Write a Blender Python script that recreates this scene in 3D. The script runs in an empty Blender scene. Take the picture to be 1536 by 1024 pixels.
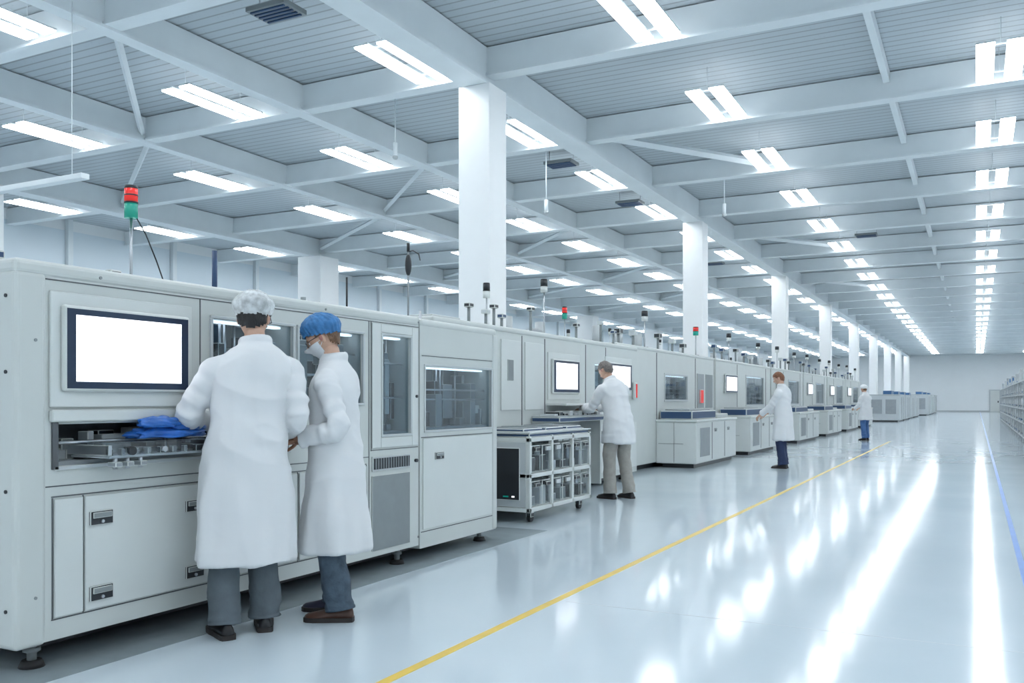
import bpy, bmesh, math, random
from mathutils import Vector, Matrix, noise
random.seed(7)
scene = bpy.context.scene
try:
    scene.view_settings.view_transform = 'Standard'
except Exception: pass

# ------------------------------------------------------------ materials
def M(name, col, rough=.5, metal=0., es=0., ecol=None, var=0., vscale=8., bump=0., bscale=40., stretch=(1,1,1), spec=.5):
    m = bpy.data.materials.new(name); m.use_nodes = True
    nt = m.node_tree; N = nt.nodes; L = nt.links
    b = N['Principled BSDF']
    b.inputs['Base Color'].default_value = (*col, 1)
    b.inputs['Roughness'].default_value = rough
    b.inputs['Metallic'].default_value = metal
    b.inputs['Specular IOR Level'].default_value = spec
    if es:
        b.inputs['Emission Color'].default_value = (*(ecol or col), 1)
        b.inputs['Emission Strength'].default_value = es
    if var or bump:
        tc = N.new('ShaderNodeTexCoord'); mp = N.new('ShaderNodeMapping')
        mp.inputs['Scale'].default_value = stretch
        L.new(tc.outputs['Object'], mp.inputs['Vector'])
    if var:
        n = N.new('ShaderNodeTexNoise'); n.inputs['Scale'].default_value = vscale; n.inputs['Detail'].default_value = 4
        L.new(mp.outputs[0], n.inputs['Vector'])
        r = N.new('ShaderNodeValToRGB')
        r.color_ramp.elements[0].position = .3; r.color_ramp.elements[1].position = .7
        r.color_ramp.elements[0].color = (*[max(0, c*(1-var)) for c in col], 1)
        r.color_ramp.elements[1].color = (*[min(1, c*(1+var)) for c in col], 1)
        L.new(n.outputs['Fac'], r.inputs['Fac']); L.new(r.outputs[0], b.inputs['Base Color'])
    if bump:
        n = N.new('ShaderNodeTexNoise'); n.inputs['Scale'].default_value = bscale; n.inputs['Detail'].default_value = 3
        L.new(mp.outputs[0], n.inputs['Vector'])
        bp = N.new('ShaderNodeBump'); bp.inputs['Strength'].default_value = bump; bp.inputs['Distance'].default_value = .01
        L.new(n.outputs['Fac'], bp.inputs['Height']); L.new(bp.outputs[0], b.inputs['Normal'])
    return m

def glass_mat(name, tint, base, gain):
    m = bpy.data.materials.new(name); m.use_nodes = True
    nt = m.node_tree; N = nt.nodes; L = nt.links; N.remove(N['Principled BSDF'])
    t = N.new('ShaderNodeBsdfTransparent'); t.inputs[0].default_value = (*tint, 1)
    g = N.new('ShaderNodeBsdfGlossy'); g.inputs['Roughness'].default_value = .04
    mx = N.new('ShaderNodeMixShader'); lw = N.new('ShaderNodeLayerWeight'); lw.inputs['Blend'].default_value = .5
    p = N.new('ShaderNodeMath'); p.operation='POWER'; p.inputs[1].default_value=3
    q = N.new('ShaderNodeMath'); q.operation='MULTIPLY_ADD'; q.inputs[1].default_value=gain; q.inputs[2].default_value=base
    L.new(lw.outputs['Facing'], p.inputs[0]); L.new(p.outputs[0], q.inputs[0])
    L.new(q.outputs[0], mx.inputs[0]); L.new(t.outputs[0], mx.inputs[1]); L.new(g.outputs[0], mx.inputs[2])
    L.new(mx.outputs[0], N['Material Output'].inputs[0])
    return m

m_panel = M('panel_offwhite', (.60,.635,.62), .38, var=.02, vscale=3)
m_panel2 = M('panel_white', (.67,.705,.695), .35, var=.02, vscale=3)
m_pgrey = M('panel_grey', (.25,.28,.29), .5, var=.05)
m_seam = M('seam_dark', (.10,.11,.12), .6)
m_black = M('black_plastic', (.018,.022,.028), .35)
m_navy = M('navy_bezel', (.012,.03,.07), .3)
m_dark = M('dark_interior', (.15,.18,.2), .6, var=.3)
m_grey = M('grey_paint', (.30,.33,.35), .45, var=.05)
m_lgrey = M('lightgrey_paint', (.52,.56,.58), .4)
m_steel = M('brushed_steel', (.55,.57,.6), .3, 1., bump=.1, bscale=90, stretch=(1,20,1))
m_glass = glass_mat('window_glass', (.74,.81,.85), .05, .6)
m_clear = glass_mat('clear_plastic', (.9,.93,.95), .06, .5)
m_screen = M('screen_lit', (.9,.9,.95), .3, es=1.25, ecol=(.96,.96,1.))
m_bluebag = M('blue_bag', (.03,.15,.52), .3, var=.3, vscale=12, bump=.6, bscale=25)
m_red = M('red_lens', (.75,.03,.03), .25, es=.25, ecol=(1,.05,.03))
m_green = M('green_lens', (.02,.33,.25), .25, es=.1, ecol=(.0,.5,.35))
m_blue = M('blue_paint', (.06,.17,.36), .4)
m_navyp = M('navy_paint', (.03,.07,.16), .35)
m_rubber = M('rubber', (.02,.02,.022), .7)
m_mesh = M('vent_mesh', (.06,.07,.08), .7, bump=1., bscale=300)
m_inglow = M('added_interior_glow', (.9,.95,1), .4, es=2.2)  # glow added to brighten the machine window interiors
m_beam = M('beam_paint', (.80,.86,.89), .5, var=.03, vscale=1.5)
m_column = M('column_paint', (.9,.92,.93), .45, var=.015, vscale=2)
m_wall = M('wall_paint', (.86,.9,.92), .5, var=.02, vscale=.6)
m_wallb = M('wall_blue_tint', (.72,.81,.87), .4, var=.03, vscale=.6)
m_light = M('luminaire_lens', (1,1,1), .5, es=15.5, ecol=(.94,.975,1.))
m_upglow = M('added_upglow', (1,1,1), .5, es=1.0, ecol=(.94,.975,1.))  # weak glow added on the fixture tops to brighten the ceiling
m_yellow = M('yellow_line_paint', (.86,.60,.09), .3, var=.06, vscale=6)
m_blueline = M('blue_line_paint', (.12,.28,.68), .3, var=.06, vscale=6)
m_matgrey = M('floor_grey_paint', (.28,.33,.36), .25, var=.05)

def floor_mat():
    m = M('epoxy_floor', (.58,.67,.73), .16, spec=.8)
    nt = m.node_tree; N = nt.nodes; L = nt.links; b = N['Principled BSDF']
    tc = N.new('ShaderNodeTexCoord')
    n = N.new('ShaderNodeTexNoise'); n.inputs['Scale'].default_value = .7; n.inputs['Detail'].default_value = 6
    L.new(tc.outputs['Object'], n.inputs['Vector'])
    r = N.new('ShaderNodeValToRGB'); r.color_ramp.elements[0].position=.3; r.color_ramp.elements[1].position=.7
    r.color_ramp.elements[0].color = (.585,.68,.745,1); r.color_ramp.elements[1].color=(.63,.72,.785,1)
    L.new(n.outputs['Fac'], r.inputs[0]); L.new(r.outputs[0], b.inputs['Base Color'])
    mr = N.new('ShaderNodeMapRange'); mr.inputs['To Min'].default_value=.075; mr.inputs['To Max'].default_value=.135
    L.new(n.outputs['Fac'], mr.inputs['Value']); L.new(mr.outputs[0], b.inputs['Roughness'])
    n2 = N.new('ShaderNodeTexNoise'); n2.inputs['Scale'].default_value = 6; n2.inputs['Detail'].default_value = 3
    L.new(tc.outputs['Object'], n2.inputs['Vector'])
    bp = N.new('ShaderNodeBump'); bp.inputs['Strength'].default_value=.035; bp.inputs['Distance'].default_value=.005
    L.new(n2.outputs['Fac'], bp.inputs['Height']); L.new(bp.outputs[0], b.inputs['Normal'])
    return m
m_floor = floor_mat()

def deck_mat():
    m = M('ceiling_deck', (.42,.48,.53), .55)
    nt = m.node_tree; N = nt.nodes; L = nt.links; b = N['Principled BSDF']
    tc = N.new('ShaderNodeTexCoord')
    w = N.new('ShaderNodeTexWave'); w.bands_direction='Y'; w.inputs['Scale'].default_value = 1.6; w.inputs['Distortion'].default_value=0
    L.new(tc.outputs['Object'], w.inputs['Vector'])
    v = N.new('ShaderNodeTexVoronoi'); v.inputs['Scale'].default_value = 14; v.inputs['Randomness'].default_value=.4
    L.new(tc.outputs['Object'], v.inputs['Vector'])
    r = N.new('ShaderNodeValToRGB'); r.color_ramp.elements[0].position=.12; r.color_ramp.elements[1].position=.38
    r.color_ramp.elements[0].color=(.30,.34,.38,1); r.color_ramp.elements[1].color=(.52,.58,.62,1)
    L.new(v.outputs['Distance'], r.inputs[0])
    r2 = N.new('ShaderNodeValToRGB'); r2.color_ramp.elements[0].position=.0; r2.color_ramp.elements[1].position=.12
    r2.color_ramp.elements[0].color=(.6,.6,.6,1); r2.color_ramp.elements[1].color=(1,1,1,1)
    L.new(w.outputs['Color'], r2.inputs[0])
    mx = N.new('ShaderNodeMixRGB'); mx.blend_type='MULTIPLY'; mx.inputs[0].default_value=1
    L.new(r.outputs[0], mx.inputs[1]); L.new(r2.outputs[0], mx.inputs[2]); L.new(mx.outputs[0], b.inputs['Base Color'])
    return m
m_deck = deck_mat()

# ------------------------------------------------------------ mesh builder
class MB:
    def __init__(s): s.bm = bmesh.new(); s.mats = []
    def mi(s, m):
        if m not in s.mats: s.mats.append(m)
        return s.mats.index(m)
    def box(s, x0,x1,y0,y1,z0,z1, m, bev=0, seg=2):
        i = s.mi(m); bm = s.bm
        vs = [bm.verts.new((x,y,z)) for x in (x0,x1) for y in (y0,y1) for z in (z0,z1)]
        fs = []
        for q in ((0,1,3,2),(4,6,7,5),(0,4,5,1),(2,3,7,6),(0,2,6,4),(1,5,7,3)):
            f = bm.faces.new([vs[k] for k in q]); f.material_index = i; fs.append(f)
        if bev:
            es = list({e for f in fs for e in f.edges})
            bmesh.ops.bevel(bm, geom=es, offset=bev, segments=seg, profile=.5, affect='EDGES', clamp_overlap=True)
        return fs
    def tube(s, pts, rad, m, seg=12, smooth=True, flat=None, up=None):
        """rad: list of r or (rx,ry)"""
        i = s.mi(m); bm = s.bm
        pts = [Vector(p) for p in pts]; n = len(pts); rings = []
        t0 = (pts[1]-pts[0]).normalized()
        ref = Vector(up) if up else (Vector((0,0,1)) if abs(t0.z) < .9 else Vector((0,1,0)))
        u = t0.cross(ref).normalized()
        for k in range(n):
            if k == 0: t = t0
            elif k == n-1: t = (pts[k]-pts[k-1]).normalized()
            else: t = ((pts[k+1]-pts[k]).normalized()+(pts[k]-pts[k-1]).normalized()).normalized()
            u = (u - t*u.dot(t)).normalized(); w = t.cross(u)
            r = rad[k] if isinstance(rad,(list,tuple)) else rad
            rx, ry = r if isinstance(r,(list,tuple)) else (r,r)
            rings.append([bm.verts.new(pts[k]+u*rx*math.cos(2*math.pi*j/seg)+w*ry*math.sin(2*math.pi*j/seg)) for j in range(seg)])
        for k in range(n-1):
            for j in range(seg):
                f = bm.faces.new([rings[k][j],rings[k][(j+1)%seg],rings[k+1][(j+1)%seg],rings[k+1][j]])
                f.material_index = i; f.smooth = smooth
        f = bm.faces.new(rings[0][::-1]); f.material_index = i
        f = bm.faces.new(rings[-1]); f.material_index = i
    def cyl(s, p0, p1, r, m, r1=None, seg=14):
        s.tube([p0,p1],[r, r if r1 is None else r1], m, seg)
    def ell(s, c, r, m, mat=None, nu=16, nv=10, f=None, keep=None):
        i = s.mi(m); bm = s.bm; c = Vector(c); g = []
        for a in range(nv+1):
            ph = math.pi*a/nv; row = []
            for b in range(nu):
                th = 2*math.pi*b/nu
                d = Vector((math.sin(ph)*math.cos(th), math.sin(ph)*math.sin(th), math.cos(ph)))
                if f: p = f(d)
                else: p = Vector((d.x*r[0], d.y*r[1], d.z*r[2]))
                p = p + c
                if mat is not None: p = mat @ p
                row.append((bm.verts.new(p) if 0<a<nv or b==0 else None, d))
            if a in (0,nv): row = [row[0]]*nu
            g.append(row)
        for a in range(nv):
            for b in range(nu):
                q = [g[a][b], g[a+1][b], g[a+1][(b+1)%nu], g[a][(b+1)%nu]]
                if keep:
                    dd = sum((x[1] for x in q), Vector())/4
                    if not keep(dd): continue
                vs = []
                for x in q:
                    if x[0] not in vs: vs.append(x[0])
                if len(vs) < 3: continue
                fc = bm.faces.new(vs); fc.material_index = i; fc.smooth = True
    def addmesh(s, me, m, mat=None):
        i = s.mi(m); n0 = len(s.bm.verts); f0 = len(s.bm.faces)
        s.bm.from_mesh(me); s.bm.verts.ensure_lookup_table(); s.bm.faces.ensure_lookup_table()
        if mat is not None:
            for v in s.bm.verts[n0:]: v.co = mat @ v.co
        for f in s.bm.faces[f0:]: f.material_index = i; f.smooth = True
    def loose(s):
        vs = [v for v in s.bm.verts if not v.link_faces]
        if vs: bmesh.ops.delete(s.bm, geom=vs, context='VERTS')
    def obj(s, name, origin=(0,0,0), rotz=0, place=False, scale=1):
        s.loose(); o3 = Vector(origin)
        if not place:
            for v in s.bm.verts: v.co -= o3
        me = bpy.data.meshes.new(name); s.bm.to_mesh(me); s.bm.free()
        for m in s.mats: me.materials.append(m)
        o = bpy.data.objects.new(name, me); o.location = o3; o.rotation_euler = (0,0,rotz); o.scale = (scale,)*3
        scene.collection.objects.link(o)
        return o

def shell(mb, xb, xf, y0,y1,z0,z1, holes, m):
    ys = sorted({y0,y1}|{h[0] for h in holes}|{h[1] for h in holes})
    for a,b in zip(ys, ys[1:]):
        hs = sorted([(h[2],h[3]) for h in holes if h[0] <= (a+b)/2 <= h[1]])
        z = z0
        for h0,h1 in hs:
            if h0 > z: mb.box(xb,xf,a,b,z,h0,m)
            z = h1
        if z1 > z: mb.box(xb,xf,a,b,z,z1,m)

def interior(mb, y0,y1,z0,z1, xb, xf, n, glow=True):
    mb.box(xb, xb+.01, y0,y1,z0,z1, m_dark)
    mb.box(xb+.01, xf-.03, y0,y1,z0,z0+.02, m_grey)
    for k in range(n):
        w = random.uniform(.03,.16); h = random.uniform(.04,(z1-z0)*.75); d = random.uniform(.04,(xf-xb)*.5)
        y = random.uniform(y0,max(y0+.001,y1-w)); z = random.uniform(z0+.02, max(z0+.021, z1-h-.03)) if random.random()<.5 else z0+.02
        x = random.uniform(xb+.01, xf-.04-d)
        mb.box(x,x+d,y,min(y+w,y1),z,min(z+h,z1-.02), random.choice([m_lgrey,m_grey,m_steel,m_pgrey,m_pgrey,m_black]), .004, 1)
    for k in range(max(2,n//3)):
        y = random.uniform(y0+.03,y1-.03); x = random.uniform(xb+.03,xf-.06)
        mb.cyl((x,y,z0+.02),(x,y,z1),.008,m_steel,seg=8)
    for k in range(2):
        z = random.uniform(z0+.1,z1-.05)
        mb.cyl((xf-.07,y0,z),(xf-.07,y1,z),.008,m_steel,seg=8)
    if glow: mb.box(xf-.12, xf-.07, y0+.03,y1-.03, z1-.015, z1-.003, m_inglow)  # added glow strip under the opening's top edge, lifts the interior

def tower(mb, x,y,z0,z1, r=.035, colour=True):
    h = min(.19,(z1-z0)*.45); g_,r_ = (m_green,m_red) if colour else (m_panel2,m_black)
    mb.cyl((x,y,z0),(x,y,z0+.02),r*1.2,m_black)
    mb.cyl((x,y,z0),(x,y,z1-h),r*.22,m_steel,seg=8)
    mb.cyl((x,y,z1-h),(x,y,z1-h*.55),r,g_,seg=18)
    mb.cyl((x,y,z1-h*.55),(x,y,z1-h*.5),r*1.05,m_black,seg=18)
    mb.cyl((x,y,z1-h*.5),(x,y,z1-h*.1),r,r_,seg=18)
    mb.cyl((x,y,z1-h*.1),(x,y,z1),r*1.0,m_black,r1=r*.9,seg=18)
    mb.cyl((x,y,z1-h*.32),(x,y,z1-h*.28),r*1.03,m_black,seg=18)

def handle(mb, xf, y0,y1,z0,z1):
    mb.box(xf, xf+.012, y0,y1,z0,z1, m_black, .004)
    mb.box(xf+.012, xf+.02, y0+.012,y1-.012,z0+.035*(z1-z0)/.07,z1-.008, m_pgrey, .003)
    mb.cyl((xf+.01,(y0+y1)/2,z0+.018),(xf+.022,(y0+y1)/2,z0+.018),.008,m_steel,seg=10)

# ------------------------------------------------------------ room shell
YF = 110.; XL = -24.; XR = 9.; YB = -10.; ZC = 6.62
b = MB(); b.box(XL,XR,YB,YF,-.1,0,m_floor); b.obj('floor')
b = MB(); b.box(XL,XR,YB,YF,ZC,ZC+.1,m_deck); b.obj('ceiling')
b = MB(); b.box(XL-.2,XL,YB,YF,0,ZC,m_wall)
y = YB+.5
while y < YF-4:
    b.box(XL,XL+.04,y,y+3.7,1.0,4.0,m_wallb); b.box(XL,XL+.02,y,y+3.7,4.15,6.3,m_wallb)
    b.box(XL,XL+.15,y+3.72,y+3.88,0,ZC,m_beam); y += 3.9
b.obj('wall_left')
b = MB(); b.box(XR,XR+.2,YB,YF,0,ZC,m_wall); b.obj('wall_right')
b = MB(); b.box(XL,XR,YF,YF+.2,0,ZC,m_wall); b.obj('wall_far')
b = MB(); b.box(XL,XR,YF-.03,YF-.001,0,.15,m_lgrey); b.obj('baseboard_far')
b = MB(); b.box(XL,XR,YB-.2,YB,0,ZC,m_wall); b.obj('wall_back')
b = MB()
b.box(1.2,3.2,YF-.09,YF-.035,0,2.4,m_lgrey); b.box(1.3,2.18,YF-.11,YF-.09,.02,2.3,m_panel2,.01); b.box(2.22,3.1,YF-.11,YF-.09,.02,2.3,m_panel2,.01)
b.box(2.0,2.1,YF-.13,YF-.11,1.,1.2,m_black); b.box(2.3,2.4,YF-.13,YF-.11,1.,1.2,m_black)
b.obj('door_1', (2.2,YF-.1,0))

b = MB(); b.box(-2.40,-2.345,YB,30,0,.0015,m_yellow); b.obj('floor_marking_yellow')
b = MB(); b.box(.285,.33,YB,YF-1,0,.0015,m_blueline); b.obj('floor_marking_blue')
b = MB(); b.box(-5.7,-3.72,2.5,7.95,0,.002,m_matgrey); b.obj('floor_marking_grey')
b = MB(); b.box(-2.3,1.2,5.2,5.206,0,.0006,m_lgrey); b.box(-2.3,9,24,24.01,0,.0006,m_lgrey); b.obj('floor_joint_lines')

# columns
for X, w in ((-6.7,.54),(-19.5,.95),(7.2,.5)):
    for k in range(-1,9):
        Y = 12.0+11.7*k
        b = MB(); b.box(X-w/2,X+w/2,Y-w/2,Y+w/2,0,6.0,m_column,.015)
        b.box(X-w/2-.04,X+w/2+.04,Y-w/2-.04,Y+w/2+.04,0,.12,m_lgrey,.01)
        b.obj('column',(X,Y,0))

# beams
b = MB()
def ibeam_y(x, w, z0, z1):
    b.box(x-w/2,x+w/2,YB,YF,z0,z0+.04,m_beam); b.box(x-w*.3,x+w*.3,YB,YF,z0+.04,z1,m_beam)
for x in (-6.7,-19.5,7.2): ibeam_y(x,.42,6.0,6.6)
for x in (-10.2,-14.0): ibeam_y(x,.24,6.12,6.6)
k = -3
while .3+3.9*k < YF:
    Y = .3+3.9*k
    b.box(XL,XR,Y-.13,Y+.13,6.16,6.2,m_beam); b.box(XL,XR,Y-.09,Y+.09,6.2,6.6,m_beam)
    for x in (-1.3,3.2):
        b.box(x-.05,x+.05,Y+.13,Y+3.77,6.42,6.6,m_beam)
    k += 1
def brace(p0,p1,w=.11):
    b.tube([p0,p1],[(w/2,w*.6)]*2,m_beam,seg=4,smooth=False)
for k in range(0,12):
    Y = .3+3.9*k
    if k%2==0:
        brace((-10.2,Y+.1,6.3),(-14.0,Y+3.8,6.3))
    else: brace((-14,Y+.1,6.3),(-19.3,Y+3.8,6.3))
    if k%3==1: brace((-6.7,Y+.1,6.4),(-4.2,Y+3.8,6.4),.14)
b.obj('ceiling_beams')

# vents
b = MB()
for (x,y) in ((-8.1,9.0),(-7.9,17.6),(-7.9,21.9),(-8.6,33),(-3,29.5)):
    b.box(x-.32,x+.32,y-.22,y+.22,6.3,6.36,m_pgrey)
    for j in range(5): b.box(x-.28,x+.28,y-.18+j*.08,y-.15+j*.08,6.28,6.3,m_navyp)
    for sx in (-.28,.28): b.cyl((x+sx,y,6.36),(x+sx,y,ZC),.01,m_steel,seg=6)
b.obj('ceiling_vents')
b = MB()
b.box(-13.2,-9.7,7.34,7.46,3.98,4.05,m_beam,.01)
b.cyl((-9.95,7.4,4.05),(-9.95,7.4,6.2),.006,m_beam,seg=8); b.cyl((-12.9,7.4,4.05),(-12.9,7.4,6.2),.006,m_beam,seg=8)
b.obj('hanging_busbar')
b = MB()
for (x,y,z) in ((-7.6,16.2,5.0),(-5,20,5.4),(-9,13,5.5)):
    b.cyl((x,y,z),(x,y,6.6),.012,m_beam,seg=8); b.cyl((x,y,z),(x,y,z+.25),.04,m_beam); b.ell((x,y,z),(.05,.05,.04),m_lgrey)
b.obj('ceiling_sensors')

# luminaires
b = MB(); iu=b.mi(m_upglow)
for xr in (.3,-3.85,-7.45,-11.25,-15.3,-21.2,4.5,8.0):
    k = -5
    while 11.0+3.9*k < YF-1.5:
        Y = 11.0+3.9*k
        if Y > YB+1:
            for dx in (-.19,.19):
                b.box(xr+dx-.115,xr+dx+.115,Y-.8,Y+.8,6.195,6.215,m_light)
                fs = b.box(xr+dx-.12,xr+dx+.12,Y-.81,Y+.81,6.215,6.24,m_beam); fs[5].material_index = iu  # top face carries the added upward glow
            for dy in (-.6,.6):
                b.box(xr-.2,xr+.2,Y+dy-.02,Y+dy+.02,6.242,6.26,m_beam); b.cyl((xr,Y+dy,6.25),(xr,Y+dy,ZC),.005,m_beam,seg=6)
        k += 1
b.obj('ceiling_lights')

# ------------------------------------------------------------ foreground machine
def big_machine():
    b = MB(); XF=-3.9; XB=-5.6
    b.box(XB,-4.25,2.62,7.22,.13,1.86,m_panel)
    holes = [(2.82,4.45,.955,1.155),(3.80,4.48,1.25,1.74),(4.54,5.22,1.25,1.74),(5.46,5.83,1.015,1.75),(6.04,7.13,1.03,1.54)]
    shell(b,-4.25,XF,2.62,5.95,.13,1.86,holes[:4],m_panel)
    shell(b,-4.25,XF+.005,5.962,7.22,.10,1.86,holes[4:],m_panel)
    for h in holes: interior(b,h[0],h[1],h[2],h[3],-4.25,XF,int(9+(h[1]-h[0])*12),glow=h is not holes[0])
    for h in holes[1:]:
        b.box(XF-.02,XF-.014,h[0],h[1],h[2],h[3],m_glass)
        w=.018
        for (a,c,d,e) in ((h[0]-w,h[1]+w,h[3],h[3]+w),(h[0]-w,h[1]+w,h[2]-w,h[2]),(h[0]-w,h[0],h[2],h[3]),(h[1],h[1]+w,h[2],h[3])):
            b.box(XF-.004,XF+.014,a,c,d,e,m_lgrey,.003,1)
    b.box(XB,XF+.012,2.60,5.95,1.85,1.925,m_panel,.025,3)
    b.box(XB,XF+.012,5.965,7.23,1.85,1.915,m_panel,.025,3)
    b.box(-4.3,XF+.014,2.60,2.76,.12,1.87,m_panel,.025,3)
    b.box(XB,-4.35,2.597,2.615,.2,1.8,m_panel2,.005)
    b.box(-4.3,XF+.016,7.15,7.235,.10,1.87,m_panel,.02,3)
    for z in (.3,.85,1.4,1.75):
        b.cyl((-3.95,2.602,z),(-3.95,2.594,z),.009,m_black,seg=8)
    for (y,z) in ((2.7,.35),(2.7,1.55),(5.93,1.88),(5.93,.2),(3.05,1.88),(4.8,1.88)):
        b.cyl((XF+.01,y,z),(XF+.018,y,z),.008,m_pgrey,seg=8)
    b.box(XF,XF+.014,2.775,3.64,1.235,1.79,m_panel2,.006)
    b.box(XF+.012,XF+.045,2.825,3.60,1.31,1.728,m_navy,.022,3)
    b.box(XF+.043,XF+.047,2.890,3.535,1.36,1.682,m_screen)
    b.box(XF,XF+.03,2.775,4.5,1.165,1.225,m_panel2,.008)
    b.box(XF,XF+.012,2.79,2.82,.94,1.165,m_seam); b.box(XF,XF+.012,2.8,4.46,.935,.955,m_lgrey,.003)
    def sy(y,z0,z1,w=.0032): b.box(XF,XF+.003,y-w,y+w,z0,z1,m_seam)
    def sz(z,y0,y1): b.box(XF,XF+.003,y0,y1,z-.0028,z+.0028,m_seam)
    sy(3.71,1.24,1.84); sz(1.842,2.76,5.95); sz(.86,2.76,5.3); sy(5.30,.2,1.84)
    b.box(XF-.05,XF-.01,5.95,5.962,.13,1.9,m_seam)
    for (a,c,d,e) in ((5.33,5.44,.92,1.83),(5.85,5.93,.92,1.83),(5.44,5.85,.92,.995),(5.44,5.85,1.77,1.83)):
        b.box(XF,XF+.01,a,c,d,e,m_panel2,.003,1)
    sy(5.325,.9,1.84); sz(.905,5.32,5.94)
    for (y0,y1) in ((2.80,2.955),(2.965,3.80),(3.82,4.52),(4.54,5.26)):
        b.box(XF,XF+.012,y0,y1,.235,.80,m_panel2,.005)
    for y in (2.795,2.96,3.81,4.53,5.27): sy(y,.23,.805)
    sz(.81,2.79,5.27); sz(.226,2.79,5.27)
    for (y0,y1,z0,z1) in ((2.985,3.118,.65,.722),(3.59,3.715,.65,.716),(2.985,3.118,.275,.35),(3.59,3.72,.28,.352),(4.6,4.72,.65,.72)):
        handle(b,XF+.012,y0,y1,z0,z1)
    b.box(XF,XF+.012,5.33,5.82,.75,.86,m_lgrey,.004)
    b.box(XF+.012,XF+.016,5.345,5.805,.765,.845,m_mesh)
    for j in range(14): b.box(XF+.016,XF+.02,5.36+j*.032,5.368+j*.032,.765,.845,m_grey)
    b.box(XF,XF+.01,5.33,5.82,.17,.72,m_pgrey,.004)
    b.cyl((XF,5.905,.8),(XF+.02,5.905,.8),.014,m_black); b.cyl((XF,5.905,1.3),(XF+.02,5.905,1.3),.012,m_black)
    b.box(XF+.005,XF+.012,6.0,7.14,.245,.965,m_panel2,.004)
    b.box(XF+.005,XF+.009,5.98,7.15,.972,.978,m_seam); b.box(XF+.005,XF+.009,5.98,7.15,.225,.231,m_seam)
    b.box(XF+.005,XF+.009,5.99,7.15,1.62,1.625,m_seam)
    handle(b,XF+.012,6.17,6.30,.79,.85)
    b.box(-5.45,-4.15,2.85,7.05,.04,.13,m_black)
    for x in (-4.0,-5.4):
        for y in (2.76,4.4,5.8,7.1):
            b.cyl((x,y,.03),(x,y,.14),.022,m_pgrey); b.cyl((x,y,0),(x,y,.035),.06,m_rubber,r1=.045); b.cyl((x,y,.075),(x,y,.095),.04,m_pgrey,seg=6)
    for y in (2.98,3.72):
        b.box(-4.2,-3.74,y,y+.02,1.0,1.05,m_steel,.003)
    b.box(-4.2,-3.74,2.98,3.74,1.055,1.065,m_clear); b.box(-3.76,-3.74,2.98,3.74,.985,1.06,m_clear)
    b.box(-4.15,-3.76,3.0,3.72,.985,.995,m_lgrey)
    for j in range(9):
        y = 3.0+j*.08; b.box(-3.80,-3.77,y,y+random.uniform(.02,.05),.995,1.03,random.choice([m_steel,m_black,m_pgrey]),.003,1)
    for y in (3.05,3.12,3.20):
        b.cyl((-3.78,y,.93),(-3.78,y,1.0),.012,m_steel); b.box(-3.81,-3.75,y-.02,y+.02,.94,.965,m_grey,.004)
    b.cyl((-3.73,3.10,1.02),(-3.71,3.10,1.02),.022,m_black); b.cyl((-3.73,3.3,1.02),(-3.71,3.3,1.02),.014,m_steel)
    b.box(-4.1,-3.76,3.62,3.7,1.0,1.03,m_black,.004)
    b.box(-4.6,-4.3,3.55,4.15,1.92,1.985,m_lgrey,.012); b.box(-4.46,-4.40,3.52,3.60,1.92,2.02,m_black,.01); b.box(-4.45,-4.38,3.66,3.72,1.98,2.0,m_grey)
    tower(b,-4.4,3.66,1.92,2.525,.038)
    b.tube([(-4.38,3.68,2.34),(-4.36,3.73,2.25),(-4.35,3.8,2.1),(-4.36,3.86,1.99)],.004,m_black,seg=6)
    b.cyl((-4.4,4.31,1.92),(-4.4,4.31,2.24),.017,m_navyp)
    for (x,y) in ((-4.15,2.66),(-4.35,2.7)):
        b.cyl((x,y,1.92),(x,y,1.95),.03,m_black); b.box(x-.03,x+.03,y-.02,y+.05,1.94,1.985,m_navyp,.01)
    b.box(-4.5,-4.35,5.15,5.35,1.92,1.97,m_lgrey,.01); b.cyl((-4.42,5.2,1.97),(-4.42,5.2,2.03),.02,m_pgrey)
    b.box(-4.5,-4.3,5.9,6.15,1.915,1.94,m_black,.01)
    b.ell((-4.4,6.3,1.95),(.11,.09,.055),m_grey); b.ell((-4.45,6.55,1.94),(.1,.1,.05),m_lgrey)
    b.cyl((-4.6,5.95,1.92),(-4.6,5.95,2.28),.008,m_black)
    b.cyl((-4.6,6.85,1.91),(-4.6,6.85,2.62),.009,m_grey); b.ell((-4.6,6.85,2.5),(.03,.03,.1),m_black)
    b.cyl((-4.6,6.85,2.62),(-4.6,6.85,2.7),.014,m_black)
    b.tube([(-4.6,6.85,2.62),(-4.62,6.95,2.65),(-4.65,7.1,2.64),(-4.7,7.2,2.6)],.006,m_black,seg=6)
    b.box(-4.7,-4.5,6.6,7.1,1.91,1.95,m_steel,.005); b.cyl((-4.6,7.05,1.92),(-4.6,7.05,2.1),.012,m_steel)
    b.obj('assembly_machine',(-4.7,4.9,0))
big_machine()

def blue_bag():
    b = MB()
    def f(d):
        n = noise.noise(d*2.3)*.25+noise.noise(d*6)*.16
        return Vector((d.x*.11, d.y*.24, max(-.012, d.z*.055)))*(1+n)
    b.ell((-3.89,3.47,1.085),(1,1,1),m_bluebag,f=f,nu=48,nv=28)
    def g(d):
        n = noise.noise(d*3+Vector((5,1,2)))*.3
        return Vector((d.x*.05, d.y*.13, max(-.02,d.z*.035)))*(1+n)
    b.ell((-3.82,3.36,1.15),(1,1,1),m_bluebag,f=g,nu=32,nv=20)
    b.ell((-3.83,3.55,1.125),(1,1,1),m_bluebag,f=lambda d:g(d+Vector((0,.1,.1)))*.9,nu=32,nv=20)
    b.obj('blue_plastic_bag',(-3.88,3.47,1.066))
blue_bag()

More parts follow.
